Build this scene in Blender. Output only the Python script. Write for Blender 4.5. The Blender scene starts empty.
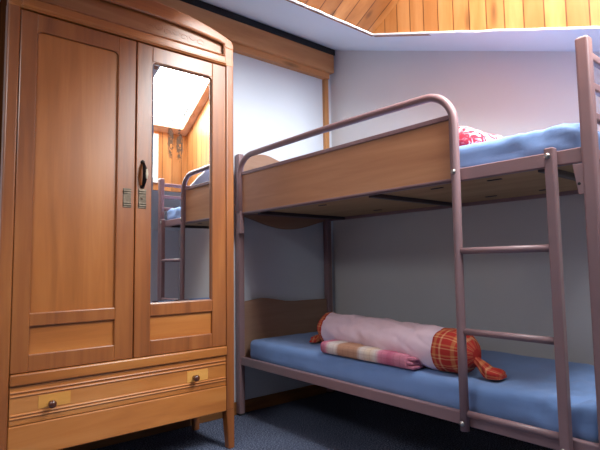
import bpy, bmesh, math, random
from mathutils import Vector, Matrix, noise
random.seed(7)
C = bpy.context.scene.collection
PI = math.pi

# ------------------------------------------------------------------ helpers
def hexc(h):
    h = h.lstrip('#')
    out = []
    for i in (0, 2, 4):
        v = int(h[i:i+2], 16)/255
        out.append(v/12.92 if v <= .04045 else ((v+.055)/1.055)**2.4)
    return tuple(out)+(1.0,)

def world_loc(o):
    v = Vector((0, 0, 0))
    while o:
        v += o.location; o = o.parent
    return v

def obj(name, bm, mat, parent=None, label=None, smooth=False, loc=None):
    """bm is in world coordinates; the mesh is stored relative to its parent (or to loc)."""
    me = bpy.data.meshes.new(name)
    off = world_loc(parent) if parent else Vector(loc or (0, 0, 0))
    bmesh.ops.translate(bm, verts=bm.verts, vec=-off)
    bmesh.ops.recalc_face_normals(bm, faces=bm.faces)
    bm.to_mesh(me); bm.free()
    if mat: me.materials.append(mat)
    if smooth:
        for p in me.polygons: p.use_smooth = True
    o = bpy.data.objects.new(name, me); C.objects.link(o)
    if parent: o.parent = parent
    elif loc: o.location = loc
    if label: o['label'] = label
    return o

def thing(name, label, cat, loc=(0, 0, 0), group=None):
    o = bpy.data.objects.new(name, None); C.objects.link(o)
    o.empty_display_size = .1
    o.location = loc; o['label'] = label; o['category'] = cat
    if group: o['group'] = group
    return o

def tag(o, label, cat, group=None):
    o['label'] = label; o['category'] = cat
    if group: o['group'] = group
    return o

def struct(name, bm, mat, parent=None, smooth=False):
    o = obj(name, bm, mat, parent, smooth=smooth)
    if parent is None: o['kind'] = 'structure'
    return o

def B():
    return bmesh.new()

def box(bm, x0, x1, y0, y1, z0, z1, bev=0.0, seg=2):
    t = bmesh.new()
    bmesh.ops.create_cube(t, size=1)
    for v in t.verts:
        v.co = Vector(((x0+x1)/2+v.co.x*(x1-x0), (y0+y1)/2+v.co.y*(y1-y0), (z0+z1)/2+v.co.z*(z1-z0)))
    if bev > 0:
        bmesh.ops.bevel(t, geom=t.edges[:], offset=bev, segments=seg, affect='EDGES', profile=.5)
    merge(bm, t)
    return bm

def merge(bm, t):
    me = bpy.data.meshes.new('tmp')
    t.to_mesh(me); t.free()
    bm.from_mesh(me)
    bpy.data.meshes.remove(me)

def quad(bm, pts):
    bm.faces.new([bm.verts.new(p) for p in pts])

def prism(bm, pts, axis, a, b, bev=0.0):
    """closed polygon pts (2D) extruded along axis from a to b"""
    t = bmesh.new()
    def mk(p, h):
        return {'x': (h, p[0], p[1]), 'y': (p[0], h, p[1]), 'z': (p[0], p[1], h)}[axis]
    va = [t.verts.new(mk(p, a)) for p in pts]
    vb = [t.verts.new(mk(p, b)) for p in pts]
    n = len(pts)
    t.faces.new(va); t.faces.new(vb[::-1])
    for i in range(n):
        t.faces.new((va[i], va[(i+1) % n], vb[(i+1) % n], vb[i]))
    if bev > 0:
        bmesh.ops.recalc_face_normals(t, faces=t.faces)
        ed = [e for e in t.edges if len(e.link_faces) == 2 and e.calc_face_angle() > .6]
        bmesh.ops.bevel(t, geom=ed, offset=bev, segments=2, affect='EDGES', profile=.5)
    merge(bm, t)

def tube(bm, pts, r, seg=12, caps=True, taper=None):
    pts = [Vector(p) for p in pts]
    n = len(pts)
    tang = []
    for i in range(n):
        a = pts[max(i-1, 0)]; b = pts[min(i+1, n-1)]
        tang.append((b-a).normalized())
    ref = Vector((0, 0, 1)) if abs(tang[0].z) < .9 else Vector((1, 0, 0))
    nrm = (ref - tang[0]*ref.dot(tang[0])).normalized()
    rings = []
    for i in range(n):
        nrm = (nrm - tang[i]*nrm.dot(tang[i])).normalized()
        bn = tang[i].cross(nrm)
        rr = r if taper is None else r*taper[i]
        rings.append([bm.verts.new(pts[i]+(nrm*math.cos(2*PI*k/seg)+bn*math.sin(2*PI*k/seg))*rr) for k in range(seg)])
    for i in range(n-1):
        for k in range(seg):
            bm.faces.new((rings[i][k], rings[i][(k+1) % seg], rings[i+1][(k+1) % seg], rings[i+1][k]))
    if caps:
        bm.faces.new(rings[0][::-1]); bm.faces.new(rings[-1])

def lathe(bm, prof, origin, axis, seg=18):
    """prof: (distance along axis, radius)"""
    axis = Vector(axis).normalized(); origin = Vector(origin)
    ref = Vector((0, 0, 1)) if abs(axis.z) < .9 else Vector((1, 0, 0))
    u = axis.cross(ref).normalized(); v = axis.cross(u)
    rings = []
    for d, r in prof:
        rings.append([bm.verts.new(origin+axis*d+(u*math.cos(2*PI*k/seg)+v*math.sin(2*PI*k/seg))*max(r, 1e-4)) for k in range(seg)])
    for i in range(len(rings)-1):
        for k in range(seg):
            bm.faces.new((rings[i][k], rings[i][(k+1) % seg], rings[i+1][(k+1) % seg], rings[i+1][k]))
    bm.faces.new(rings[0][::-1]); bm.faces.new(rings[-1])

def soft_box(x0, x1, y0, y1, z0, z1, r, step, disp=None):
    bm = bmesh.new()
    nx = max(2, round((x1-x0)/step)); ny = max(2, round((y1-y0)/step)); nz = max(4, round((z1-z0)/step*1.5))
    L = [(x0, x1, nx), (y0, y1, ny), (z0, z1, nz)]
    verts = {}
    def ease(i, n, a, b):
        # a finer spacing close to the ends for clean rounding
        t = i/n
        t2 = .5-.5*math.cos(PI*t)
        return a+(b-a)*(.55*t+.45*t2)
    def V(i, j, k):
        key = (i, j, k)
        if key not in verts:
            p = Vector((ease(i, nx, x0, x1), ease(j, ny, y0, y1), ease(k, nz, z0, z1)))
            rr = min(r, (z1-z0)/2, (y1-y0)/2, (x1-x0)/2)
            q = Vector((min(max(p.x, x0+rr), x1-rr), min(max(p.y, y0+rr), y1-rr), min(max(p.z, z0+rr), z1-rr)))
            d = p-q
            if d.length > 1e-6: p = q+d.normalized()*rr
            if disp: p = disp(p)
            verts[key] = bm.verts.new(p)
        return verts[key]
    for j in range(ny):
        for k in range(nz):
            for i in (0, nx): bm.faces.new((V(i, j, k), V(i, j+1, k), V(i, j+1, k+1), V(i, j, k+1)))
    for i in range(nx):
        for k in range(nz):
            for j in (0, ny): bm.faces.new((V(i, j, k), V(i+1, j, k), V(i+1, j, k+1), V(i, j, k+1)))
    for i in range(nx):
        for j in range(ny):
            for k in (0, nz): bm.faces.new((V(i, j, k), V(i+1, j, k), V(i+1, j+1, k), V(i, j+1, k)))
    return bm

# ------------------------------------------------------------------ materials
def newmat(name):
    m = bpy.data.materials.new(name); m.use_nodes = True
    nt = m.node_tree; b = nt.nodes['Principled BSDF']
    return m, nt, b

def N(nt, t, **kw):
    n = nt.nodes.new(t)
    for k, v in kw.items():
        if k in n.inputs: n.inputs[k].default_value = v
        else: setattr(n, k, v)
    return n

def mapping(nt, scale, coord='Object', loc=(0, 0, 0)):
    tc = N(nt, 'ShaderNodeTexCoord'); mp = N(nt, 'ShaderNodeMapping')
    mp.inputs['Scale'].default_value = scale; mp.inputs['Location'].default_value = loc
    nt.links.new(tc.outputs[coord], mp.inputs['Vector'])
    return mp.outputs['Vector']

def ramp(nt, fac, stops, interp='LINEAR'):
    r = N(nt, 'ShaderNodeValToRGB'); r.color_ramp.interpolation = interp
    el = r.color_ramp.elements
    while len(el) < len(stops): el.new(.5)
    for e, (p, c) in zip(el, stops):
        e.position = p; e.color = c
    nt.links.new(fac, r.inputs['Fac'])
    return r.outputs['Color']

def mix(nt, a, b, fac, mode='MIX'):
    m = N(nt, 'ShaderNodeMix', data_type='RGBA', blend_type=mode)
    for s, val in ((0, fac), (6, a), (7, b)):
        if hasattr(val, 'is_linked'): nt.links.new(val, m.inputs[s])
        else: m.inputs[s].default_value = val
    return m.outputs[2]

def math_n(nt, op, a, b=0.0):
    m = N(nt, 'ShaderNodeMath', operation=op)
    for i, v in enumerate((a, b)):
        if hasattr(v, 'is_linked'): nt.links.new(v, m.inputs[i])
        else: m.inputs[i].default_value = v
    return m.outputs[0]

def wood(name, dark, mid, light, axis='z', rough=.35, fine=60, coat=.0, knots=False, off=(0, 0, 0), bump=.05, plank=None, spec=.5, contrast=1.0):
    m, nt, b = newmat(name)
    s = {'x': (1.4, fine*.35, fine*.35), 'y': (fine*.35, 1.4, fine*.35), 'z': (fine*.35, fine*.35, 1.4)}[axis]
    v = mapping(nt, s, loc=off)
    n1 = N(nt, 'ShaderNodeTexNoise', Scale=1.0, Detail=6.0, Roughness=.6, Distortion=.6)
    nt.links.new(v, n1.inputs['Vector'])
    s2 = {'x': (.8, 5, 5), 'y': (5, .8, 5), 'z': (5, 5, .8)}[axis]
    v2 = mapping(nt, s2, loc=off)
    n2 = N(nt, 'ShaderNodeTexNoise', Scale=1.0, Detail=3.0, Roughness=.5, Distortion=1.0)
    nt.links.new(v2, n2.inputs['Vector'])
    f = math_n(nt, 'ADD', math_n(nt, 'MULTIPLY', n1.outputs['Fac'], .55), math_n(nt, 'MULTIPLY', n2.outputs['Fac'], .45))
    w = .18/contrast
    col = ramp(nt, f, [(.5-w, hexc(dark)), (.5, hexc(mid)), (.5+w, hexc(light))])
    if knots:
        v3 = mapping(nt, {'x': (2.2, 9, 9), 'y': (9, 2.2, 9), 'z': (9, 9, 2.2)}[axis], loc=off)
        vo = N(nt, 'ShaderNodeTexVoronoi', Scale=1.0); nt.links.new(v3, vo.inputs['Vector'])
        k = ramp(nt, vo.outputs['Distance'], [(.0, (.25, .25, .25, 1)), (.10, (.55, .55, .55, 1)), (.2, (1, 1, 1, 1))])
        col = mix(nt, col, k, .8, 'MULTIPLY')
    if plank:
        # tongue and groove joints: (axis across the boards, width, offset)
        ax, wd, of = plank
        tc = N(nt, 'ShaderNodeTexCoord'); sp = N(nt, 'ShaderNodeSeparateXYZ')
        nt.links.new(tc.outputs['Object'], sp.inputs[0])
        t = math_n(nt, 'DIVIDE', math_n(nt, 'ADD', sp.outputs['XYZ'.index(ax)], of), wd)
        fl = math_n(nt, 'FLOOR', t); fr = math_n(nt, 'SUBTRACT', t, fl)
        wn = N(nt, 'ShaderNodeTexWhiteNoise', noise_dimensions='1D'); nt.links.new(fl, wn.inputs['W'])
        tone = ramp(nt, wn.outputs['Value'], [(0, (.72, .66, .6, 1)), (1, (1.0, 1.0, 1.0, 1))])
        col = mix(nt, col, tone, 1.0, 'MULTIPLY')
        edge = math_n(nt, 'ABSOLUTE', math_n(nt, 'SUBTRACT', fr, .5))
        g = ramp(nt, edge, [(.0, (1, 1, 1, 1)), (.455, (1, 1, 1, 1)), (.485, (.25, .16, .1, 1))])
        col = mix(nt, col, g, 1.0, 'MULTIPLY')
    nt.links.new(col, b.inputs['Base Color'])
    b.inputs['Roughness'].default_value = rough
    b.inputs['Specular IOR Level'].default_value = spec
    b.inputs['Coat Weight'].default_value = min(1, coat*2.6); b.inputs['Coat Roughness'].default_value = .36
    bp = N(nt, 'ShaderNodeBump', Strength=bump, Distance=.01)
    nt.links.new(n1.outputs['Fac'], bp.inputs['Height']); nt.links.new(bp.outputs[0], b.inputs['Normal'])
    return m

def paint(name, col, rough=.6, var=.06, scale=3.0, bump=.02, bscale=60, metallic=0.0, spec=.5):
    m, nt, b = newmat(name)
    v = mapping(nt, (1, 1, 1))
    n = N(nt, 'ShaderNodeTexNoise', Scale=scale, Detail=4.0); nt.links.new(v, n.inputs['Vector'])
    c = hexc(col)
    lo = tuple(x*(1-var) for x in c[:3])+(1,); hi = tuple(min(1, x*(1+var)) for x in c[:3])+(1,)
    nt.links.new(ramp(nt, n.outputs['Fac'], [(.3, lo), (.7, hi)]), b.inputs['Base Color'])
    b.inputs['Roughness'].default_value = rough; b.inputs['Metallic'].default_value = metallic
    b.inputs['Specular IOR Level'].default_value = spec
    n2 = N(nt, 'ShaderNodeTexNoise', Scale=bscale, Detail=3.0); nt.links.new(v, n2.inputs['Vector'])
    bp = N(nt, 'ShaderNodeBump', Strength=bump, Distance=.01)
    nt.links.new(n2.outputs['Fac'], bp.inputs['Height']); nt.links.new(bp.outputs[0], b.inputs['Normal'])
    return m

def fabric(name, col, rough=.85, weave=700, var=.05):
    m = paint(name, col, rough, var, 6.0, .12, weave, spec=.2)
    m.node_tree.nodes['Principled BSDF'].inputs['Sheen Weight'].default_value = .15
    return m

def stripes(nt, coord, period, bands):
    """coord: socket; bands: ramp stops inside one period"""
    t = math_n(nt, 'FRACT', math_n(nt, 'DIVIDE', coord, period))
    return ramp(nt, t, bands, 'LINEAR')

def plaid(name, base, warm, pale, pu, pv):
    m, nt, b = newmat(name)
    tc = N(nt, 'ShaderNodeTexCoord'); sp = N(nt, 'ShaderNodeSeparateXYZ'); nt.links.new(tc.outputs['UV'], sp.inputs[0])
    st = [(0, hexc(base)), (.34, hexc(base)), (.40, hexc(warm)), (.52, hexc(warm)), (.56, hexc(base)), (.70, hexc(base)), (.74, hexc(pale)), (.80, hexc(pale)), (.84, hexc(base))]
    a = stripes(nt, sp.outputs[0], pu, st); c = stripes(nt, sp.outputs[1], pv, st)
    nt.links.new(mix(nt, a, c, .5), b.inputs['Base Color'])
    b.inputs['Roughness'].default_value = .9; b.inputs['Specular IOR Level'].default_value = .2
    return m

M = {}
M['carcass'] = wood('wardrobe_wood', '#6f3a1a', '#985628', '#ae6b36', 'z', .33, 70, .25, contrast=.8)
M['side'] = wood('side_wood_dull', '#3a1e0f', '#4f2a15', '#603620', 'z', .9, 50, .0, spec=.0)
M['panel'] = wood('wardrobe_panel_wood', '#93521f', '#b0682e', '#c27d40', 'z', .30, 60, .3, off=(3, 1, 0), contrast=.8)
M['panel_h'] = wood('wardrobe_panel_wood_horizontal', '#95521f', '#b66b2e', '#c98341', 'y', .30, 60, .3, off=(1, 4, 2), contrast=.8)
M['rail_h'] = wood('wardrobe_rail_wood', '#85471b', '#ad6429', '#c47d3a', 'y', .30, 60, .3, off=(6, 2, 0), contrast=.8)
M['drawer'] = wood('drawer_wood', '#9c5524', '#c07434', '#d48f50', 'y', .30, 50, .3, off=(2, 7, 1), contrast=.8)
M['patch'] = wood('bare_wood_patch', '#cc873a', '#dd9a4c', '#e8ae62', 'y', .45, 40, .0, off=(2, 2, 2), contrast=.7)
M['knob'] = wood('knob_wood', '#3a1808', '#5a2a10', '#7a4018', 'x', .25, 60, .4)
M['frieze'] = wood('frieze_wood', '#7a4420', '#9c6136', '#b47d52', 'y', .33, 60, .2, off=(5, 5, 5), contrast=.8)
M['laminate'] = wood('guard_laminate', '#a8714f', '#bb855f', '#cb9871', 'x', .5, 55, .0, off=(4, 0, 0), bump=.02, contrast=.8)
M['headboard'] = wood('headboard_laminate', '#8a6550', '#9c7862', '#ac8972', 'y', .55, 50, .0, off=(1, 0, 3), bump=.02, contrast=.8)
M['ply'] = wood('plywood_base', '#9c7a50', '#b8946a', '#c8a57c', 'x', .7, 25, .0, bump=.02, contrast=.7)
M['beam'] = wood('pine_beam', '#a8683a', '#c48a5a', '#d6a578', 'y', .55, 30, .0, knots=True, contrast=.8)
M['beam_v'] = wood('pine_strip', '#a06638', '#bd8450', '#d09c6a', 'z', .55, 30, .0, contrast=.8)
M['lining_z'] = wood('pine_boards_upright', '#a2642f', '#b87d48', '#c9935f', 'z', .45, 30, .1, knots=True, plank=('X', .091, .03))
M['lining_y'] = wood('pine_boards_upright_end', '#a2642f', '#b87d48', '#c9935f', 'z', .45, 30, .1, knots=True, plank=('Y', .098, .03))
M['lining_x'] = wood('pine_boards_slope', '#955a2b', '#b0743e', '#c68c55', 'x', .45, 30, .1, knots=True, plank=('Y', .098, .03))
M['mauve'] = paint('mauve_enamel', '#8d6f72', .38, .05, 8, .03, 120, spec=.5)
M['steel'] = paint('zinc_bolt', '#b9b4ae', .3, .1, 20, .02, 100, metallic=1.0)
M['dark_metal'] = paint('dark_crossbar_enamel', '#3d3236', .45, .1, 8, .03, 120)
M['pewter'] = paint('aged_pewter', '#6b5f52', .45, .3, 60, .1, 90, metallic=.85)
M['black_iron'] = paint('black_iron', '#1d1512', .35, .2, 40, .05, 90, metallic=.6)
M['bone'] = paint('pale_bone_grip', '#cbbca4', .35, .15, 40, .02, 90)
M['wall'] = paint('white_painted_wall', '#d0d5de', .75, .03, 2, .04, 45, spec=.3)
M['wall_b'] = paint('white_papered_wall', '#dcdad9', .8, .03, 2, .05, 60, spec=.25)
M['ceiling'] = paint('white_ceiling_paint', '#e4e9ef', .8, .02, 2, .02, 50, spec=.2)
M['torn'] = paint('white_torn_edge', '#eeecea', .8, .04, 20, .1, 60)
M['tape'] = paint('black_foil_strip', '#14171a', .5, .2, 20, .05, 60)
M['basebd'] = wood('baseboard_wood', '#6a4020', '#86562c', '#9e6c3e', 'y', .5, 40, .0)
M['winframe'] = paint('white_window_enamel', '#d9d4cf', .4, .03, 6, .02, 60)
M['sashwood'] = wood('sash_wood', '#b98a66', '#cfa583', '#dfbea2', 'z', .4, 40, .1)
M['sheet'] = fabric('blue_fitted_sheet', '#7b99cc', .85, 500, .07)
M['pink'] = fabric('pink_pillowcase', '#ecd0dc', .9, 500, .05)
M['plaid'] = plaid('red_orange_plaid', '#b5352f', '#d08a58', '#dfae80', .045, .085)

def carpet():
    m, nt, b = newmat('blue_grey_carpet')
    v = mapping(nt, (1, 1, 1))
    n = N(nt, 'ShaderNodeTexNoise', Scale=130.0, Detail=3.0, Roughness=.8); nt.links.new(v, n.inputs['Vector'])
    n2 = N(nt, 'ShaderNodeTexNoise', Scale=3.0, Detail=3.0); nt.links.new(v, n2.inputs['Vector'])
    c = ramp(nt, n.outputs['Fac'], [(.38, hexc('#252836')), (.5, hexc('#525970')), (.62, hexc('#959bb2'))])
    d = ramp(nt, n2.outputs['Fac'], [(.3, (.8, .8, .8, 1)), (.7, (1, 1, 1, 1))])
    nt.links.new(mix(nt, c, d, 1.0, 'MULTIPLY'), b.inputs['Base Color'])
    b.inputs['Roughness'].default_value = .95; b.inputs['Specular IOR Level'].default_value = .1
    bp = N(nt, 'ShaderNodeBump', Strength=.5, Distance=.01)
    nt.links.new(n.outputs['Fac'], bp.inputs['Height']); nt.links.new(bp.outputs[0], b.inputs['Normal'])
    return m
M['carpet'] = carpet()

def blanket_mat():
    m, nt, b = newmat('plaid_blanket_wool')
    tc = N(nt, 'ShaderNodeTexCoord'); sp = N(nt, 'ShaderNodeSeparateXYZ'); nt.links.new(tc.outputs['Object'], sp.inputs[0])
    pk, cr, tn, wt, rd = hexc('#cf8498'), hexc('#dcc3ac'), hexc('#b98c74'), hexc('#d9cbc6'), hexc('#bd6681')
    t = math_n(nt, 'DIVIDE', math_n(nt, 'ADD', sp.outputs[0], .30), .60)
    c1 = ramp(nt, t, [(0, pk), (.08, rd), (.14, pk), (.18, wt), (.26, wt), (.30, tn), (.50, tn), (.54, wt), (.64, cr), (.70, wt), (.74, pk), (.84, rd), (.9, pk), (1, pk)])
    fine = stripes(nt, sp.outputs[0], .035, [(0, (1, 1, 1, 1)), (.4, (1, 1, 1, 1)), (.5, (.8, .72, .72, 1)), (.6, (1, 1, 1, 1))])
    fz = stripes(nt, math_n(nt, 'ADD', sp.outputs[2], sp.outputs[1]), .03, [(0, (1, 1, 1, 1)), (.45, (1, .96, .94, 1)), (.6, (.84, .74, .76, 1)), (.8, (1, 1, 1, 1))])
    c = mix(nt, mix(nt, c1, fine, .7, 'MULTIPLY'), fz, .7, 'MULTIPLY')
    nt.links.new(c, b.inputs['Base Color'])
    b.inputs['Roughness'].default_value = .95; b.inputs['Specular IOR Level'].default_value = .1
    v = mapping(nt, (1, 1, 1)); n = N(nt, 'ShaderNodeTexNoise', Scale=220.0, Detail=2.0); nt.links.new(v, n.inputs['Vector'])
    bp = N(nt, 'ShaderNodeBump', Strength=.3, Distance=.01); nt.links.new(n.outputs['Fac'], bp.inputs['Height']); nt.links.new(bp.outputs[0], b.inputs['Normal'])
    return m
M['blanket'] = blanket_mat()

def floral():
    m, nt, b = newmat('white_red_pattern_cotton')
    v = mapping(nt, (1, 1, 1))
    n = N(nt, 'ShaderNodeTexNoise', Scale=26.0, Detail=2.0, Roughness=.5, Distortion=1.4); nt.links.new(v, n.inputs['Vector'])
    vo = N(nt, 'ShaderNodeTexVoronoi', Scale=22.0); nt.links.new(v, vo.inputs['Vector'])
    c = ramp(nt, n.outputs['Fac'], [(.40, hexc('#dfd3d0')), (.47, hexc('#dd8a94')), (.55, hexc('#c23a4a'))])
    d = ramp(nt, vo.outputs['Distance'], [(.15, (1, .72, .72, 1)), (.3, (1, 1, 1, 1))])
    nt.links.new(mix(nt, c, d, .5, 'MULTIPLY'), b.inputs['Base Color'])
    b.inputs['Roughness'].default_value = .9; b.inputs['Specular IOR Level'].default_value = .2
    return m
M['floral'] = floral()

def mirror_mat():
    m, nt, b = newmat('old_mirror')
    b.inputs['Base Color'].default_value = (.86, .88, .88, 1)
    b.inputs['Metallic'].default_value = 1.0
    # dark blotches; the upper pair paints in clutter reflected from beyond the window
    v = mapping(nt, (1, 1, .7))
    n = N(nt, 'ShaderNodeTexNoise', Scale=55.0, Detail=3.0, Roughness=.65); nt.links.new(v, n.inputs['Vector'])
    tc = N(nt, 'ShaderNodeTexCoord')
    tot = None
    for (cy, cz, ry, rz) in SPOTS:
        mp = N(nt, 'ShaderNodeMapping'); mp.vector_type = 'POINT'
        mp.inputs['Location'].default_value = (0, -cy/ry, -cz/rz); mp.inputs['Scale'].default_value = (0, 1/ry, 1/rz)
        nt.links.new(tc.outputs['Object'], mp.inputs['Vector'])
        g = N(nt, 'ShaderNodeTexGradient', gradient_type='SPHERICAL'); nt.links.new(mp.outputs[0], g.inputs['Vector'])
        tot = g.outputs['Fac'] if tot is None else math_n(nt, 'MAXIMUM', tot, g.outputs['Fac'])
    f = math_n(nt, 'MULTIPLY', math_n(nt, 'MINIMUM', math_n(nt, 'MULTIPLY', tot, 2.2), 1.0), 1.0)
    thr = ramp(nt, math_n(nt, 'ADD', n.outputs['Fac'], math_n(nt, 'MULTIPLY', f, .22)), [(.62, (0, 0, 0, 1)), (.70, (1, 1, 1, 1))])
    fac = math_n(nt, 'MULTIPLY', thr, math_n(nt, 'MULTIPLY', f, .8))
    df = N(nt, 'ShaderNodeBsdfDiffuse'); df.inputs['Color'].default_value = hexc('#5b5148')
    b.inputs['Roughness'].default_value = .015
    ms = N(nt, 'ShaderNodeMixShader')
    nt.links.new(fac, ms.inputs[0]); nt.links.new(b.outputs[0], ms.inputs[1]); nt.links.new(df.outputs[0], ms.inputs[2])
    nt.links.new(ms.outputs[0], nt.nodes['Material Output'].inputs['Surface'])
    return m

def glass_mat():
    m, nt, b = newmat('window_glass')
    nt.nodes.remove(b)
    t = N(nt, 'ShaderNodeBsdfTransparent'); g = N(nt, 'ShaderNodeBsdfGlossy'); g.inputs['Roughness'].default_value = .02
    t.inputs['Color'].default_value = (.96, .98, .98, 1)
    lw = N(nt, 'ShaderNodeLayerWeight', Blend=.5); ms = N(nt, 'ShaderNodeMixShader')
    f = math_n(nt, 'ADD', math_n(nt, 'MULTIPLY', math_n(nt, 'POWER', lw.outputs['Facing'], 5.0), .6), .03)
    nt.links.new(f, ms.inputs[0]); nt.links.new(t.outputs[0], ms.inputs[1]); nt.links.new(g.outputs[0], ms.inputs[2])
    nt.links.new(ms.outputs[0], nt.nodes['Material Output'].inputs['Surface'])
    return m
M['glass'] = glass_mat()

# ------------------------------------------------------------------ room shell
XA, XR, YB, YF = -.06, 3.45, .87, -3.0      # wall A (left), right wall, back wall, front wall
def zc(x): return 2.55-.355*x               # sloping ceiling
OX0, OX1, OY0, OY1 = .70, 2.55, -.42, .50  # opening of the dormer in the ceiling
def zl(x): return zc(OX0)+.60*(x-OX0)       # dormer soffit rises again towards the window

b = B(); box(b, XA-.1, XR+.1, YF-.1, YB+.1, -.08, 0); struct('floor', b, M['carpet'])
b = B(); box(b, XA-.1, XA, YF-.1, YB+.1, 0, zc(XA)+.06); struct('wall_left', b, M['wall'])
b = B(); prism(b, [(XA, 0), (XR, 0), (XR, zc(XR)+.02), (XA, zc(XA)+.02)], 'y', YB, YB+.1); struct('wall_back', b, M['wall_b'])
b = B(); prism(b, [(XA, 0), (XR, 0), (XR, zc(XR)+.02), (XA, zc(XA)+.02)], 'y', YF-.1, YF); struct('wall_front', b, M['wall'])
b = B(); box(b, XR, XR+.1, YF-.1, YB+.1, 0, zc(XR)+.05); struct('wall_right', b, M['wall'])

# ceiling: strips round the opening, opening edge slightly ragged
def wob(t, s): return .010*noise.noise(Vector((t*9, s, 0)))+.006*noise.noise(Vector((t*31, s, 3)))
b = B()
ys = [OY0+(OY1-OY0)*i/48 for i in range(49)]
xs = [OX0+(OX1-OX0)*i/48 for i in range(49)]
def cv(x, y): return (x, y, zc(x))
for i in range(48):
    quad(b, [cv(XA, ys[i]), cv(OX0+wob(ys[i], 1), ys[i]), cv(OX0+wob(ys[i+1], 1), ys[i+1]), cv(XA, ys[i+1])])
    quad(b, [cv(xs[i], OY1+wob(xs[i], 2)), cv(xs[i+1], OY1+wob(xs[i+1], 2)), cv(xs[i+1], YB), cv(xs[i], YB)])
quad(b, [cv(XA, OY1), cv(OX0, OY1), cv(OX0, YB), cv(XA, YB)])
GX0, GX1, GY0, GY1 = 1.2, 1.95, -2.45, -1.75       # unseen roof window, added in the ceiling behind the camera for fill light
quad(b, [cv(XA, GY1), cv(XR, GY1), cv(XR, OY0), cv(XA, OY0)]); quad(b, [cv(XA, YF), cv(XR, YF), cv(XR, GY0), cv(XA, GY0)])
quad(b, [cv(XA, GY0), cv(GX0, GY0), cv(GX0, GY1), cv(XA, GY1)]); quad(b, [cv(GX1, GY0), cv(XR, GY0), cv(XR, GY1), cv(GX1, GY1)])
quad(b, [cv(OX1, OY0), cv(XR, OY0), cv(XR, YB), cv(OX1, YB)])
bmesh.ops.remove_doubles(b, verts=b.verts, dist=.001)
o = struct('ceiling', b, M['ceiling'])
# torn paper lip along the edge of the opening
b = B()
pts = [(OX0+wob(y, 1), y) for y in ys]
for i in range(48):
    w0 = .006+.010*abs(noise.noise(Vector((ys[i]*17, 5, 0)))); w1 = .006+.010*abs(noise.noise(Vector((ys[i+1]*17, 5, 0))))
    a, c = pts[i], pts[i+1]
    quad(b, [(a[0]+.004, a[1], zc(a[0])-.003), (c[0]+.004, c[1], zc(c[0])-.003), (c[0]-w1, c[1], zc(c[0]-w1)-.003), (a[0]-w0, a[1], zc(a[0]-w0)-.003)])
    quad(b, [(a[0]+.004, a[1], zc(a[0])-.003), (c[0]+.004, c[1], zc(c[0])-.003), (c[0]+.004, c[1], zc(c[0])+.006), (a[0]+.004, a[1], zc(a[0])+.006)])
for i in range(48):
    w0 = .010+.010*abs(noise.noise(Vector((xs[i]*17, 9, 0)))); w1 = .010+.010*abs(noise.noise(Vector((xs[i+1]*17, 9, 0))))
    y0, y1 = OY1+wob(xs[i], 2), OY1+wob(xs[i+1], 2)
    quad(b, [(xs[i], y0-.004, zc(xs[i])-.003), (xs[i+1], y1-.004, zc(xs[i+1])-.003), (xs[i+1], y1+w1, zc(xs[i+1])-.003), (xs[i], y0+w0, zc(xs[i])-.003)])
    quad(b, [(xs[i], y0-.004, zc(xs[i])-.003), (xs[i+1], y1-.004, zc(xs[i+1])-.003), (xs[i+1], y1-.004, zc(xs[i+1])+.006), (xs[i], y0-.004, zc(xs[i])+.006)])
struct('trim_1', b, M['torn'])

# dormer lining in pine boards: a soffit rising from the opening, upright back, front and end walls, sloping roof window on top
SX, SZ = 1.58, zl(1.58)                       # head of the roof window
RZ = 2.23                                     # foot of the roof window on the end wall
b = B(); prism(b, [(OX0-.02, zc(OX0)), (SX+.02, SZ+.008), (SX+.02, SZ+.05), (OX0-.02, zc(OX0)+.04)], 'y', OY0, OY1+.02); struct('ceiling_dormer', b, M['lining_x'])
prof = [(OX0-.02, zc(OX0)+.006), (OX1, zc(OX1)+.004), (OX1, RZ), (SX, SZ+.02)]
b = B(); prism(b, prof, 'y', OY1+.012, OY1+.05); struct('wall_dormer_back', b, M['lining_z'])
b = B(); prism(b, prof, 'y', OY0-.05, OY0-.012); struct('wall_dormer_front', b, M['lining_z'])
vy0, vy1, vz0, vz1 = -.34, .22, 1.70, RZ-.06
b = B()
box(b, OX1, OX1+.04, OY0-.05, OY1+.05, zc(OX1)-.01, vz0)
box(b, OX1, OX1+.04, OY0-.05, OY1+.05, vz1, RZ)
box(b, OX1, OX1+.04, vy1, OY1+.05, vz0, vz1)
box(b, OX1, OX1+.04, OY0-.05, vy0, vz0, vz1)
struct('wall_dormer_right', b, M['lining_y'])
def empty_struct(name, loc):
    w = bpy.data.objects.new(name, None); C.objects.link(w); w.location = loc; w['kind'] = 'structure'
    return w
# low window in the end wall of the dormer
w = empty_struct('window_1', (OX1, (vy0+vy1)/2, vz0))
b = B()
for y0, y1 in ((vy0, vy0+.045), (vy1-.045, vy1)): box(b, OX1-.012, OX1+.05, y0, y1, vz0, vz1, .004)
for z0, z1 in ((vz0, vz0+.045), (vz1-.045, vz1)): box(b, OX1-.010, OX1+.048, vy0+.04, vy1-.04, z0, z1, .004)
obj('window_frame', b, M['winframe'], w)
for y0, y1 in ((vy0+.045, vy1-.045),):
    b = B(); box(b, OX1+.018, OX1+.024, y0, y1, vz0+.045, vz1-.045); obj('pane', b, M['glass'], w)
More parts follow.
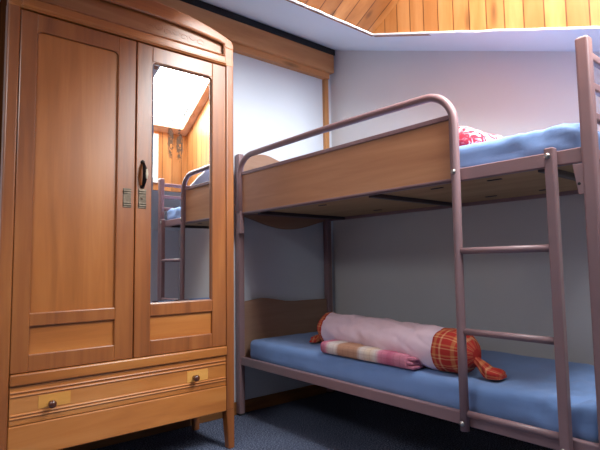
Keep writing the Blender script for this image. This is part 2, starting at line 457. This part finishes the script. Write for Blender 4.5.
# roof window
w = empty_struct('window_2', (OX1, (OY0+OY1)/2, RZ))
DV = Vector((SX-OX1, 0, SZ-RZ)); DL = DV.length; DV.normalize(); NV = Vector((-DV.z, 0, DV.x)) * -1
if NV.z < 0: NV = -NV
def rbox(bm, s0, s1, y0, y1, h0, h1, bev=.004):
    t = bmesh.new(); bmesh.ops.create_cube(t, size=1)
    for v in t.verts:
        c = Vector((OX1, 0, RZ))+DV*(s1 if v.co.x > 0 else s0)+NV*(h1 if v.co.z > 0 else h0)
        c.y = y1 if v.co.y > 0 else y0
        v.co = c
    bmesh.ops.recalc_face_normals(t, faces=t.faces)
    if bev: bmesh.ops.bevel(t, geom=t.edges[:], offset=bev, segments=2, affect='EDGES')
    merge(bm, t)
FW = .06
b = B()
rbox(b, -.02, DL+.02, OY1-FW, OY1+.05, -.03, .06); rbox(b, -.02, DL+.02, OY0-.05, OY0+FW, -.03, .06)
rbox(b, -.02, FW, OY0+FW, OY1-FW, -.03, .06); rbox(b, DL-FW, DL+.02, OY0+FW, OY1-FW, -.03, .06)
obj('window_frame', b, M['sashwood'], w)
for y0, y1 in ((OY0+FW, OY1-FW),):
    b = B(); rbox(b, FW, DL-FW, y0, y1, .02, .026, 0); obj('pane', b, M['glass'], w)
w = empty_struct('added_fill_window', (GX0, GY0, zc(GX0)))  # added window out of view, there to carry the fill lamp
b = B()
for (ax, ay, bx, by) in ((GX0, GY0, GX1, GY0), (GX0, GY1, GX1, GY1), (GX0, GY0, GX0, GY1), (GX1, GY0, GX1, GY1)):
    tube(b, [(ax, ay, zc(ax)+.01), (bx, by, zc(bx)+.01)], .025, 8)
obj('window_frame', b, M['sashwood'], w)
b = B(); quad(b, [(x, y, zc(x)+.02) for x, y in ((GX0, GY0), (GX1, GY0), (GX1, GY1), (GX0, GY1))]); obj('pane', b, M['glass'], w)
# pine beam and trims on the left wall
b = B(); box(b, XA, XA+.075, YF, YB-.03, 2.360, 2.498, .004); struct('trim_2', b, M['beam'])
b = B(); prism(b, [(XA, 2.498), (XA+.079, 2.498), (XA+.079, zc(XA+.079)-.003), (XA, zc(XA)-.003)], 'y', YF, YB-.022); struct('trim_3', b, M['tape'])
b = B()
box(b, XA, XA+.045, YF, .525, 2.318, 2.366, .003); box(b, XA, XA+.043, .528, YB-.05, 2.318, 2.366, .003)
struct('trim_4', b, M['beam'])
b = B(); box(b, XA, XA+.03, YB-.088, YB-.050, .3, 2.318, .003); struct('trim_5', b, M['beam_v'])
b = B(); box(b, XA, XA+.014, YF, YB, 0, .075, .003); struct('baseboard_left', b, M['basebd'])
b = B(); box(b, XA+.014, XR, YB-.014, YB, 0, .075, .003); struct('baseboard_back', b, M['basebd'])

# ------------------------------------------------------------------ wardrobe
X = .41                       # front plane
YL, YR, YC = -1.362, -.302, -.832
WB = 0.0                      # back of the wardrobe
wd = thing('wardrobe', 'old honey-brown wooden wardrobe with arched cornice, mirrored door and drawer', 'wardrobe', (X/2, YC, 0))
def zo(y): return 2.208-.41*abs(y-YC)**2.48
def zi(y): return 2.136-.20*abs(y-YC)**2.48
b = B()
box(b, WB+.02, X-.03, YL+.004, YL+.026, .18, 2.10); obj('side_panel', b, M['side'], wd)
b = B(); box(b, WB+.02, X-.03, YR-.026, YR-.004, .18, 2.10); obj('side_panel', b, M['carcass'], wd)
b = B(); box(b, WB, WB+.02, YL+.006, YR-.006, .18, 2.10); obj('back_panel', b, M['carcass'], wd)
b = B(); box(b, WB+.02, X-.03, YL+.026, YR-.026, .19, .21); obj('bottom_panel', b, M['carcass'], wd)
# top board bent to the arch
b = B()
n = 24
pts = [(YL+.006+(YR-YL-.012)*i/n) for i in range(n+1)]
prism(b, [(y, min(zo(y), 2.15)-.035) for y in pts]+[(y, min(zo(y), 2.15)-.05) for y in reversed(pts)], 'x', WB, X-.03)
obj('top_panel', b, M['carcass'], wd)
# corner posts running down into tapered feet
for (y0, y1, out) in ((YL, YL+.046, -1), (YR-.046, YR, 1)):
    b = B(); box(b, X-.05, X+.004, y0, y1, .19, 2.0, .007, 3)
    obj('corner_post', b, M['carcass'], wd)
for (x0, x1) in ((X-.05, X+.003), (WB, WB+.045)):
    for (y0, y1, s) in ((YL+.001, YL+.046, -1), (YR-.046, YR-.001, 1)):
        b = B(); t = bmesh.new(); bmesh.ops.create_cube(t, size=1)
        for v in t.verts:
            lo = v.co.z < 0
            xx = x1 if v.co.x > 0 else x0+(.014 if lo else 0)
            ya, yb = (y0, y1-(.012 if lo else 0)) if s < 0 else (y0+(.012 if lo else 0), y1)
            v.co = Vector((xx, yb if v.co.y > 0 else ya, 0.0 if lo else .195))
        bmesh.ops.bevel(t, geom=t.edges[:], offset=.003, segments=2, affect='EDGES')
        merge(b, t); obj('leg', b, M['carcass'], wd)
# cornice: arched band, end blocks and lower rail; frieze sits back inside it
cb = B()
n = 40
yy = [YL+.03+(YR-YL-.06)*i/n for i in range(n+1)]
prism(cb, [(YL+.0005, 2.08), (YL+.0015, 2.10), (YL+.006, 2.113), (YL+.015, zo(YL+.03)-.006)]+[(y, zo(y)) for y in yy]+[(YR-.015, zo(YR-.03)-.006), (YR-.006, 2.113), (YR-.0015, 2.10), (YR-.0005, 2.08)]
      + [(YR-.046, 2.08)]+[(y, zi(y)) for y in reversed(yy) if YL+.06 <= y <= YR-.06]+[(YL+.046, 2.08)], 'x', X-.04, X+.007, .005)
for y0, y1 in ((YL+.001, YL+.056), (YR-.056, YR-.001)): box(cb, X-.04, X+.005, y0, y1, 1.985, 2.095, .005)
box(cb, X-.04, X+.008, YL+.05, YR-.05, 1.985, 2.034, .005)
box(cb, X-.04, X+.014, YL+.048, YR-.048, 1.990, 2.004, .005)
cornice = obj('cornice', cb, M['rail_h'], wd)
b = B(); yy2 = [YL+.056+(YR-YL-.112)*i/n for i in range(n+1)]
tube(b, [(X+.006, y, zi(y)-.003) for y in yy2], .006, 8)
tube(b, [(X+.004, YL+.056, 2.038), (X+.004, YR-.056, 2.038)], .005, 8)
tube(b, [(X+.004, YR-.060, 2.036), (X+.004, YR-.060, 2.098)], .005, 8)
tube(b, [(X+.004, YL+.060, 2.036), (X+.004, YL+.060, 2.098)], .005, 8)
obj('bead', b, M['carcass'], cornice)
b = B(); prism(b, [(YL+.05, 2.03), (YR-.05, 2.03)]+[(y, zi(y)+.01) for y in reversed(yy2)], 'x', X-.03, X-.012)
fr = obj('frieze_panel', b, M['frieze'], cornice)
# carved scrollwork in low relief at the middle of the frieze
b = B()
for k in range(7):
    cy = YC+.10+(k-3)*.045+.10; cz = 2.082+(.010 if k % 2 else -.004)
    sg = 1 if k % 2 else -1
    pts = [(X-.0125, cy+math.cos(a)*(.004+.0030*a), cz+sg*math.sin(a)*(.003+.0024*a)) for a in [i*.55 for i in range(14)]]
    tube(b, pts, .0016, 6, taper=[.5+.5*math.sin(PI*(i+1)/15) for i in range(14)])
obj('carved_scrollwork', b, M['frieze'], cornice)

# doors
def frame_door(name, y0, y1, z0, z1, py0, py1, openings, mat):
    bm = B()
    box(bm, X-.022, X+.002, y0+.0008, py0, z0+.002, z1-.002, .0035)
    box(bm, X-.022, X+.002, py1, y1-.002, z0+.002, z1-.002, .0035)
    zs = [z0+.002]+[z for o_ in openings for z in o_]+[z1-.002]
    for i in range(0, len(zs), 2):
        box(bm, X-.022, X+.001, py0-.001, py1+.001, zs[i], zs[i+1], .0035)
    # rounded shoulders in the top corners of the upper opening
    zt = openings[-1][1]
    for yc, s in ((py0, 1), (py1, -1)):
        rr = .020
        prism(bm, [(yc-s*.002, zt+.002), (yc+s*rr, zt+.002)]+[(yc+s*(rr-rr*math.sin(a)), zt-rr+rr*math.cos(a)) for a in [i*PI/12 for i in range(7)]]+[(yc-s*.002, zt-rr)], 'x', X-.018, X-.001)
    return obj(name, bm, mat, wd)
DZ0, DZ1 = .514, 1.982
ld = frame_door('door', YL+.047, YC-.001, DZ0, DZ1, -1.252, -.917, [(.583, .693), (.745, 1.906)], M['carcass'])
ld['label'] = 'plain panelled door without mirror'
rd = frame_door('door', YC+.001, YR-.047, DZ0, DZ1, -.754, -.431, [(.585, .694), (.752, 1.904)], M['carcass'])
rd['label'] = 'door with tall mirror above a small panel'
def panel(py0, py1, z0, z1, mat, parent, nm='panel'):
    bm = B(); box(bm, X-.020, X-.011, py0-.004, py1+.004, z0-.004, z1+.004)
    return obj(nm, bm, mat, parent)
panel(-1.252, -.917, .745, 1.906, M['panel'], ld)
panel(-1.252, -.917, .583, .693, M['panel_h'], ld)
panel(-.754, -.431, .585, .694, M['panel_h'], rd)
# a glass strip holds the mirror: flat centre, bevelled border
SPOTS = [(-.655, 1.53, .022, .11), (-.608, 1.53, .026, .12), (-.66, 1.705, .12, .09), (-.60, 1.69, .09, .06)]
YM, ZM = (-.754-.431)/2, .752
bm = B()
y0, y1, z0, z1 = -.757, -.428, .749, 1.907
bw = .014
outer = [(X-.0125, y0, z0), (X-.0125, y1, z0), (X-.0125, y1, z1), (X-.0125, y0, z1)]
inner = [(X-.0105, y0+bw, z0+bw), (X-.0105, y1-bw, z0+bw), (X-.0105, y1-bw, z1-bw), (X-.0105, y0+bw, z1-bw)]
vo = [bm.verts.new(p) for p in outer]; vi = [bm.verts.new(p) for p in inner]
bm.faces.new(vi)
for i in range(4): bm.faces.new((vo[i], vo[(i+1) % 4], vi[(i+1) % 4], vi[i]))
off = world_loc(wd)
SPOTS = [(cy-off.y, cz-off.z, ry, rz) for cy, cz, ry, rz in SPOTS]
mg = obj('mirror_glass', bm, mirror_mat(), rd)
# fittings
bm = B(); box(bm, X+.001, X+.005, -.889, -.852, 1.191, 1.279, .0015)
for z in (1.203, 1.213, 1.257, 1.267): box(bm, X+.003, X+.008, -.889, -.852, z-.004, z+.004, .002)
obj('blind_escutcheon', bm, M['pewter'], ld)
bm = B(); box(bm, X+.001, X+.005, -.818, -.781, 1.191, 1.283, .0015)
for z in (1.203, 1.213, 1.262, 1.272): box(bm, X+.003, X+.008, -.818, -.781, z-.004, z+.004, .002)
lathe(bm, [(0, .006), (.006, .006), (.006, .004), (.007, .0035)], (X+.002, -.800, 1.238), (1, 0, 0), 12)
obj('keyhole_plate', bm, M['pewter'], rd)
bm = B()
hp = [(X+.004, -.7995, 1.292), (X+.014, -.7995, 1.296), (X+.024, -.7995, 1.312), (X+.030, -.7995, 1.335), (X+.031, -.7995, 1.358), (X+.026, -.7995, 1.382), (X+.014, -.7995, 1.400), (X+.004, -.7995, 1.408)]
tube(bm, hp, .009, 10, taper=[.5, .7, 1, 1.15, 1.15, 1, .7, .5])
lathe(bm, [(0, .010), (.004, .010), (.006, .006)], (X+.001, -.7995, 1.292), (1, 0, 0), 12)
lathe(bm, [(0, .010), (.004, .010), (.006, .006)], (X+.001, -.7995, 1.408), (1, 0, 0), 12)
obj('pull_handle', bm, M['black_iron'], rd)
bm = B(); tube(bm, [(X+.0405, -.7945, 1.326), (X+.0415, -.7945, 1.346), (X+.0395, -.7945, 1.370)], .0062, 8, taper=[.6, 1, .6]); obj('grip_inlay', bm, M['bone'], rd)
# drawer section
bm = B(); box(bm, X-.05, X+.010, YL+.047, YR-.047, .468, .5135, .006); obj('rail', bm, M['rail_h'], wd)
bm = B()
box(bm, X-.022, X-.001, YL+.049, YR-.049, .3175, .4655, .003)
for z in (.4425, .4275, .3560, .3440): tube(bm, [(X-.001, YL+.051, z), (X-.001, YR-.051, z)], .0042, 8)
dr = obj('drawer', bm, M['drawer'], wd)
for (py0, py1, pz0, pz1, ky, kz) in ((-1.212, -1.092, .368, .4185, -1.166, .382), (-.567, -.455, .364, .416, -.530, .384)):
    bm = B(); box(bm, X-.001, X+.0008, py0, py1, pz0, pz1); obj('bare_patch', bm, M['patch'], dr)
    bm = B(); lathe(bm, [(0, .010), (.006, .009), (.012, .008), (.018, .012), (.024, .0155), (.030, .0155), (.035, .011), (.037, .003)], (X, ky, kz), (1, 0, 0), 18); obj('knob', bm, M['knob'], dr, smooth=True)
bm = B(); box(bm, X-.022, X+.001, YL+.047, YR-.047, .190, .3155, .004); obj('apron', bm, M['drawer'], wd)

# ------------------------------------------------------------------ bunk bed
bed = thing('bunk_bed', 'mauve metal bunk bed with wood-effect panels and ladder', 'bunk bed', (1.0, .40, 0))
BW = .80
mv = M['mauve']
for (x0, x1) in ((-.055, -.008), (2.0, 2.042)):
    for (y0, y1) in ((0, .042), (BW-.042, BW)):
        bm = B(); box(bm, x0, x1, y0, y1, .004, 1.635 if x0 < 0 else 1.648, .009, 3)
        p = obj('post', bm, mv, bed)
        bm = B(); box(bm, x0-.0005, x1+.0005, y0-.0005, y1+.0005, 0, .014, .004); obj('foot_cap', bm, M['tape'], p)
# head panels with waved edges
n = 32
def hb(name, ztop, zbot):
    ys_ = [.044+(BW-.088)*i/n for i in range(n+1)]
    bm = B(); prism(bm, [(y, ztop(y)) for y in ys_]+[(y, zbot(y)) for y in reversed(ys_)], 'x', -.042, -.022, .004)
    return obj(name, bm, M['headboard'], bed)
hb('headboard', lambda y: .688+.019*math.exp(-((y-.19)/.12)**2)-.016*(1/(1+math.exp(-(y-.36)/.04))), lambda y: .30)
hb('headboard', lambda y: 1.612+.045*math.exp(-((y-.21)/.13)**2)+.02*(y > .7), lambda y: 1.235-.072*math.sin(PI*min(1, max(0, (y-.04)/.72)))**1.2)
# side rails
for (z0, z1) in ((.307, .355), (1.240, 1.290)):
    for (y0, y1) in ((.010, .036), (BW-.036, BW-.010)):
        dz = -.030 if (z0 > 1 and y0 > .5) else 0
        bm = B(); box(bm, -.010, 2.002, y0, y1, z0+(.024 if dz else 0)+dz, z1+dz, .004); r_ = obj('side_rail', bm, mv, bed)
    for xx in (-.052, 2.004):
        bm = B(); box(bm, xx+.003, xx+.033, .042, BW-.042, z0+.005, z1-.01, .004); obj('end_rail', bm, mv, bed)
# slat bases with dark cross bars
for zz in (.318, 1.252):
    bm = B(); box(bm, -.004, 1.998, .038, BW-.038, zz, zz+.012); box(bm, .002, 1.99, BW-.040, YB-.004, 1.2515, 1.264) if zz > 1 else None; bb = obj('base_board', bm, M['ply'], bed)  # rear strip of the upper base added to block light along the wall
    for xx in (.16, 1.07, 1.86):
        bm = B(); box(bm, xx-.014, xx+.014, .036, BW-.036, zz-.020, zz, .003); obj('cross_bar', bm, M['dark_metal'], bb)
    for xx in (.6, 1.35, 1.62):
        for y_ in (.16, .62):
            bm = B(); box(bm, xx-.03, xx+.03, y_-.006, y_+.006, zz-.004, zz, .001); obj('slat_clip', bm, M['dark_metal'], bb)
# guard panel and looped guard rail, the loop running down as the ladder's first upright
bm = B(); box(bm, .034, 1.533, -.004, .008, 1.249, 1.488); gp = obj('guard_panel', bm, M['laminate'], bed)
bm = B(); box(bm, .030, 1.539, -.012, .010, 1.486, 1.506, .003); box(bm, .030, 1.538, -.008, .009, 1.243, 1.252, .002)
box(bm, 1.528, 1.538, -.008, .009, 1.250, 1.488, .002); box(bm, .029, .037, -.008, .009, 1.250, 1.488, .002)
obj('panel_edging', bm, mv, gp)
path = [(.018, 0, 1.250), (.018, 0, 1.45)]
for i in range(9):
    a = PI-i*(PI/2)/8; path.append((.158+.14*math.cos(a), 0, 1.49+.112*math.sin(a)))
path += [(.45, 0, 1.605), (.8, 0, 1.607), (1.15, 0, 1.604)]
for i in range(11):
    a = PI/2-i*(PI/2)/10; path.append((1.426+.13*math.cos(a), 0, 1.468+.13*math.sin(a)))
path += [(1.556, -.002, 1.3), (1.556, -.004, 1.0), (1.556, -.006, .6), (1.556, -.006, .30)]
path = [(x, y-.012, z) for x, y, z in path]
bm = B(); tube(bm, path, .0172, 16); gr = obj('guard_rail', bm, mv, bed, smooth=True)
bm = B(); box(bm, .0, .036, -.022, .012, 1.12, 1.262, .004); obj('rail_hook', bm, mv, bed)
bm = B(); box(bm, 1.897, 1.929, -.030, .002, .290, 1.298, .005); up = obj('ladder_upright', bm, mv, bed)
for z in (.363, .664, .966):
    bm = B(); tube(bm, [(1.558, -.016, z), (1.898, -.016, z)], .0125, 12); obj('rung', bm, mv, bed, smooth=True)
for (x, z, y) in ((1.556, 1.272, -.030), (1.909, 1.270, -.030), (1.556, .328, -.036), (1.909, .322, -.030)):
    bm = B(); lathe(bm, [(0, .010), (.003, .010), (.006, .007), (.0075, .003)], (x, y, z), (0, -1, 0), 14); obj('bolt', bm, M['steel'], bed, smooth=True)
# bracket tabs on the posts at the foot end
for z in (1.18, .25):
    bm = B(); prism(bm, [(1.972, z+.055), (2.004, z+.055), (2.004, z-.045), (1.986, z-.045)], 'y', .003, .012, .002)
    tb = obj('bracket', bm, mv, bed)
    bm = B(); lathe(bm, [(0, .005), (.001, .005)], (1.990, .0035, z-.01), (0, -1, 0), 10); obj('bracket_hole', bm, M['tape'], tb)
# foot end bars
for z in (1.597, 1.496, 1.395, .60, .50):
    bm = B(); box(bm, 2.008, 2.030, .040, BW-.040, z-.014, z+.014, .006, 3); obj('foot_bar', bm, mv, bed)

# ------------------------------------------------------------------ bedding
def mat_disp(seed, tz, x1):
    def f(p):
        k = .0035*noise.noise(Vector((p.x*5, p.y*7, seed)))+.002*noise.noise(Vector((p.x*16, p.y*20, seed+3)))
        e = max(0, min(1, (p.x-(x1-.42))/.42))                        # bunched up sheet near the foot end
        w = .024*e*noise.noise(Vector((p.x*22+p.z*9, p.y*13+p.z*16, seed+9)))
        s = .0035*noise.noise(Vector((p.x*9, p.z*40, seed+5)))
        return Vector((p.x, p.y-s-w*.8, p.z+k+w if p.z > tz-.05 else p.z+k*.4))
    return f
bm = soft_box(.022, 1.985, .044, BW-.044, .332, .462, .034, .024, mat_disp(1, .462, 1.985))
m1 = obj('mattress', bm, M['sheet'], None, smooth=True, loc=(1.0, .4, .332))
tag(m1, 'mattress in blue fitted sheet on the lower bunk', 'mattress')
bm = soft_box(.022, 1.985, .044, YB-.03, 1.266, 1.392, .034, .024, mat_disp(5, 1.392, 1.985))  # widened to the back wall to stop light leaking behind the bunk
m2 = obj('mattress', bm, M['sheet'], None, smooth=True, loc=(1.0, .4, 1.266))
tag(m2, 'mattress in blue fitted sheet on the upper bunk', 'mattress')

# pillow rolls: a tube of cloth along an axis with gathered plaid ends
def loft(p0, p1, prof, seg=44, seed=0, wr=.004, flat=None, upv=(0, 0, 1), bend=None):
    """prof: list (t along axis, radius). returns bm with uv (metres round, metres along)"""
    p0 = Vector(p0); p1 = Vector(p1); ax = (p1-p0); L = ax.length; ax.normalize()
    u = Vector(upv); u = (u-ax*u.dot(ax)).normalized(); v = ax.cross(u)
    bm = bmesh.new(); uv = bm.loops.layers.uv.new('UVMap')
    rings = []; cols = {}
    for i, (t, r) in enumerate(prof):
        ring = []
        c = p0+ax*(t*L)
        if bend: c = c+bend(t)
        for k in range(seg):
            a = 2*PI*k/seg
            d = u*math.cos(a)+v*math.sin(a)
            w = wr*(noise.noise(Vector((t*L*9+math.cos(a)*1.2, math.sin(a)*2.2, seed)))+.6*noise.noise(Vector((t*L*20+2*math.cos(a+.7), math.sin(a)*6+t*L*14, seed+4))))
            cr = 1-abs(noise.noise(Vector((t*L*6-a*.9, a*.8+t*L*2, seed+8))))*2.2      # slanting creases
            w -= wr*.5*max(0, cr)**3
            w *= min(1, r/.05)
            q = c+d*(r+w)
            if flat is not None and q.z < flat: q.z = flat+(q.z-flat)*.12
            vt = bm.verts.new(q); cols[vt] = (r if r > .03 else .03)
            ring.append(vt)
        rings.append(ring)
    R0 = max(r for _, r in prof)
    for i in range(len(rings)-1):
        for k in range(seg):
            f = bm.faces.new((rings[i][k], rings[i][(k+1) % seg], rings[i+1][(k+1) % seg], rings[i+1][k]))
            us = [(k, i), (k+1, i), (k+1, i+1), (k, i+1)]
            for lp, (kk, ii) in zip(f.loops, us):
                lp[uv].uv = (2*PI*R0*kk/seg, prof[ii][0]*L)
    bm.faces.new(rings[0][::-1]); bm.faces.new(rings[-1])
    return bm

P0 = Vector((.505, .275, .554)); P1 = Vector((1.495, .138, .552)); AX = (P1-P0); LN = AX.length
RB = .091
pr_ = thing('bolster_pillow', 'pink roll pillow with tied red plaid ends on the lower bunk', 'pillow', (P0.x+AX.x/2, P0.y+AX.y/2, .462))
prof = [(i/60*.825+.055, RB+.004*math.sin(i/60*PI)) for i in range(61)]
bm = loft(P0, P1, prof, 72, 2, .0085, flat=.467); obj('pillowcase', bm, M['pink'], pr_, smooth=True)
prof = [(-.035, .022), (-.025, .040), (-.012, .062), (.000, .079), (.014, .088), (.030, .092), (.045, RB+.0015), (.058, RB+.002)]
bm = loft(P0, P1, prof, 56, 2, .006, flat=.467); e1 = obj('plaid_end', bm, M['plaid'], pr_, smooth=True)
prof = [(.872, RB+.002), (.885, RB+.0025), (.905, RB+.002), (.925, RB), (.945, .091), (.965, .086), (.985, .076), (1.002, .062), (1.016, .046), (1.026, .033), (1.03, .024)]
bm = loft(P0, P1, prof, 56, 2, .006, flat=.467); e2 = obj('plaid_end', bm, M['plaid'], pr_, smooth=True)
# gathered cloth tails hanging past the ties
def tail(base, d1, L, seed, parent, drop):
    base = Vector(base); d1 = Vector(d1).normalized()
    prof = [(0, .022), (.10, .019), (.2, .022), (.32, .030), (.45, .038), (.6, .045), (.75, .048), (.9, .048), (1.0, .040), (1.02, .02)]
    side = Vector((0, 0, 1))
    bm = loft(base, base+d1*L, prof, 32, seed, .016, flat=.470, bend=lambda t: Vector((0, 0, -drop*min(1, t*1.7))))
    for v_ in bm.verts:                    # flattened fan of cloth
        tt = max(0, (v_.co-base).dot(d1)/L)
        zmid = base.z-drop*min(1, tt*1.7)
        v_.co.z = zmid+(v_.co.z-zmid)*(1-.45*tt)
        if v_.co.z < .466: v_.co.z = .466
    o_ = obj('tied_tail', bm, M['plaid'], parent, smooth=True)
    return o_
tail(P1+AX.normalized()*.015+Vector((0, 0, -.012)), (.13, .012, 0), .115, 21, e2, .062)
tail(P0-AX.normalized()*.022+Vector((0, 0, -.03)), (-.13, -.05, 0), .09, 33, e1, .050)

# folded blanket lying in front of and under the roll
def under_roll(p):
    t = (p.x-P0.x)*AX.x+(p.y-P0.y)*AX.y
    t /= (AX.x**2+AX.y**2)
    cx, cy = P0.x+AX.x*t, P0.y+AX.y*t
    d = math.hypot(p.x-cx, p.y-cy)
    R = RB+.010
    if d < R and 0 < t < 1.02: return (P0.z+AX.z*t)-math.sqrt(R*R-d*d)
    return 9.0
def bl_disp(p):
    top = .466+(p.z-.466)
    f = (p.z-.466)/.058
    lim = min(.526, max(.4705, under_roll(p)))
    z = .466+f*(lim-.466)
    z += .0022*noise.noise(Vector((p.x*14, p.y*14, 2)))*f
    y = p.y+.004*noise.noise(Vector((p.x*9, p.z*30, 6)))
    return Vector((p.x+.004*noise.noise(Vector((p.y*20, p.z*30, 9))), y, z))
bm = soft_box(.688, 1.255, .036, .222, .466, .524, .021, .014, bl_disp)
for k, (xe, y0_) in enumerate(((1.284, .043), (1.278, .040), (1.288, .045))):
    z0_ = .467+k*.018
    t = soft_box(1.14, xe, y0_, .19, z0_, z0_+.016, .0078, .012, lambda p: Vector((p.x+.004*noise.noise(Vector((p.y*30, p.z*40, 3))), p.y, min(p.z+.003*noise.noise(Vector((p.x*20, p.y*20, 4))), max(.4695, under_roll(p)-.001)))))
    merge(bm, t)
bl = obj('folded_blanket', bm, M['blanket'], None, smooth=True, loc=(.95, .14, .466))
tag(bl, 'folded pink and tan plaid blanket under the pink roll pillow', 'blanket')

# pillow on the upper bunk
bm = soft_box(.98, 1.515, .20, .56, 1.396, 1.530, .066, .02, lambda p: Vector((p.x+.008*noise.noise(Vector((p.y*9, p.z*9, 1))), p.y+.008*noise.noise(Vector((p.x*9, p.z*9, 2))), p.z+(.010*noise.noise(Vector((p.x*11, p.y*11, 7)))-.25*max(0, p.x-1.42)*(p.z-1.396)/.13 if p.z > 1.41 else 0))))
pl = obj('pillow', bm, M['floral'], None, smooth=True, loc=(1.26, .36, 1.396))
tag(pl, 'white pillow with red pattern on the upper bunk', 'pillow')

# ------------------------------------------------------------------ light
def area(name, loc, target, sx, sy, power, col, spread=180):
    l = bpy.data.lights.new(name, 'AREA'); l.shape = 'RECTANGLE'; l.size = sx; l.size_y = sy; l.energy = power; l.color = col
    l.spread = math.radians(spread)
    o = bpy.data.objects.new(name, l); C.objects.link(o); o.location = loc
    o.rotation_euler = (Vector(target)-Vector(loc)).to_track_quat('-Z', 'Y').to_euler()
    return o
mid = Vector((OX1, (OY0+OY1)/2, RZ))+DV*(DL/2)
area('daylight_roof_window', mid+NV*.10, mid-NV, OY1-OY0-.1, DL-.1, 82, (.95, .98, 1.0))
area('daylight_end_window', (OX1+.12, (vy0+vy1)/2, (vz0+vz1)/2), (OX1-1, (vy0+vy1)/2, (vz0+vz1)/2-.25), .5, .42, 8, (.96, .98, 1.0))
gm = Vector(((GX0+GX1)/2, (GY0+GY1)/2, zc((GX0+GX1)/2)))
area('fill_added_roof_window', gm+Vector((.335, 0, .942))*.08, gm-Vector((.335, 0, .942)), .7, .75, 18, (.96, .98, 1.0))  # fill light for the bed and wardrobe fronts; its roof window is invented
wld = bpy.data.worlds.new('sky'); bpy.context.scene.world = wld; wld.use_nodes = True
bg = wld.node_tree.nodes['Background']; bg.inputs['Color'].default_value = (.85, .92, 1, 1); bg.inputs['Strength'].default_value = 1.6

# ------------------------------------------------------------------ camera
cam = bpy.data.cameras.new('camera'); co = bpy.data.objects.new('camera', cam); C.objects.link(co)
cam.sensor_fit = 'HORIZONTAL'; cam.sensor_width = 36; cam.lens = 491.36/600*36; cam.clip_start = .02
yaw, pit, rol = -.8754, .0788, -.0139
F = Vector((math.cos(pit)*math.sin(yaw), math.cos(pit)*math.cos(yaw), math.sin(pit)))
R0 = Vector((math.cos(yaw), -math.sin(yaw), 0)); U0 = R0.cross(F)
R1 = R0*math.cos(rol)+U0*math.sin(rol); U1 = -R0*math.sin(rol)+U0*math.cos(rol)
mw = Matrix((R1, U1, -F)).transposed().to_4x4(); mw.translation = Vector((2.6142, -1.687, .9261))
co.matrix_world = mw
sc = bpy.context.scene
sc.camera = co
sc.view_settings.view_transform = 'Standard'
sc.view_settings.exposure = 0.28
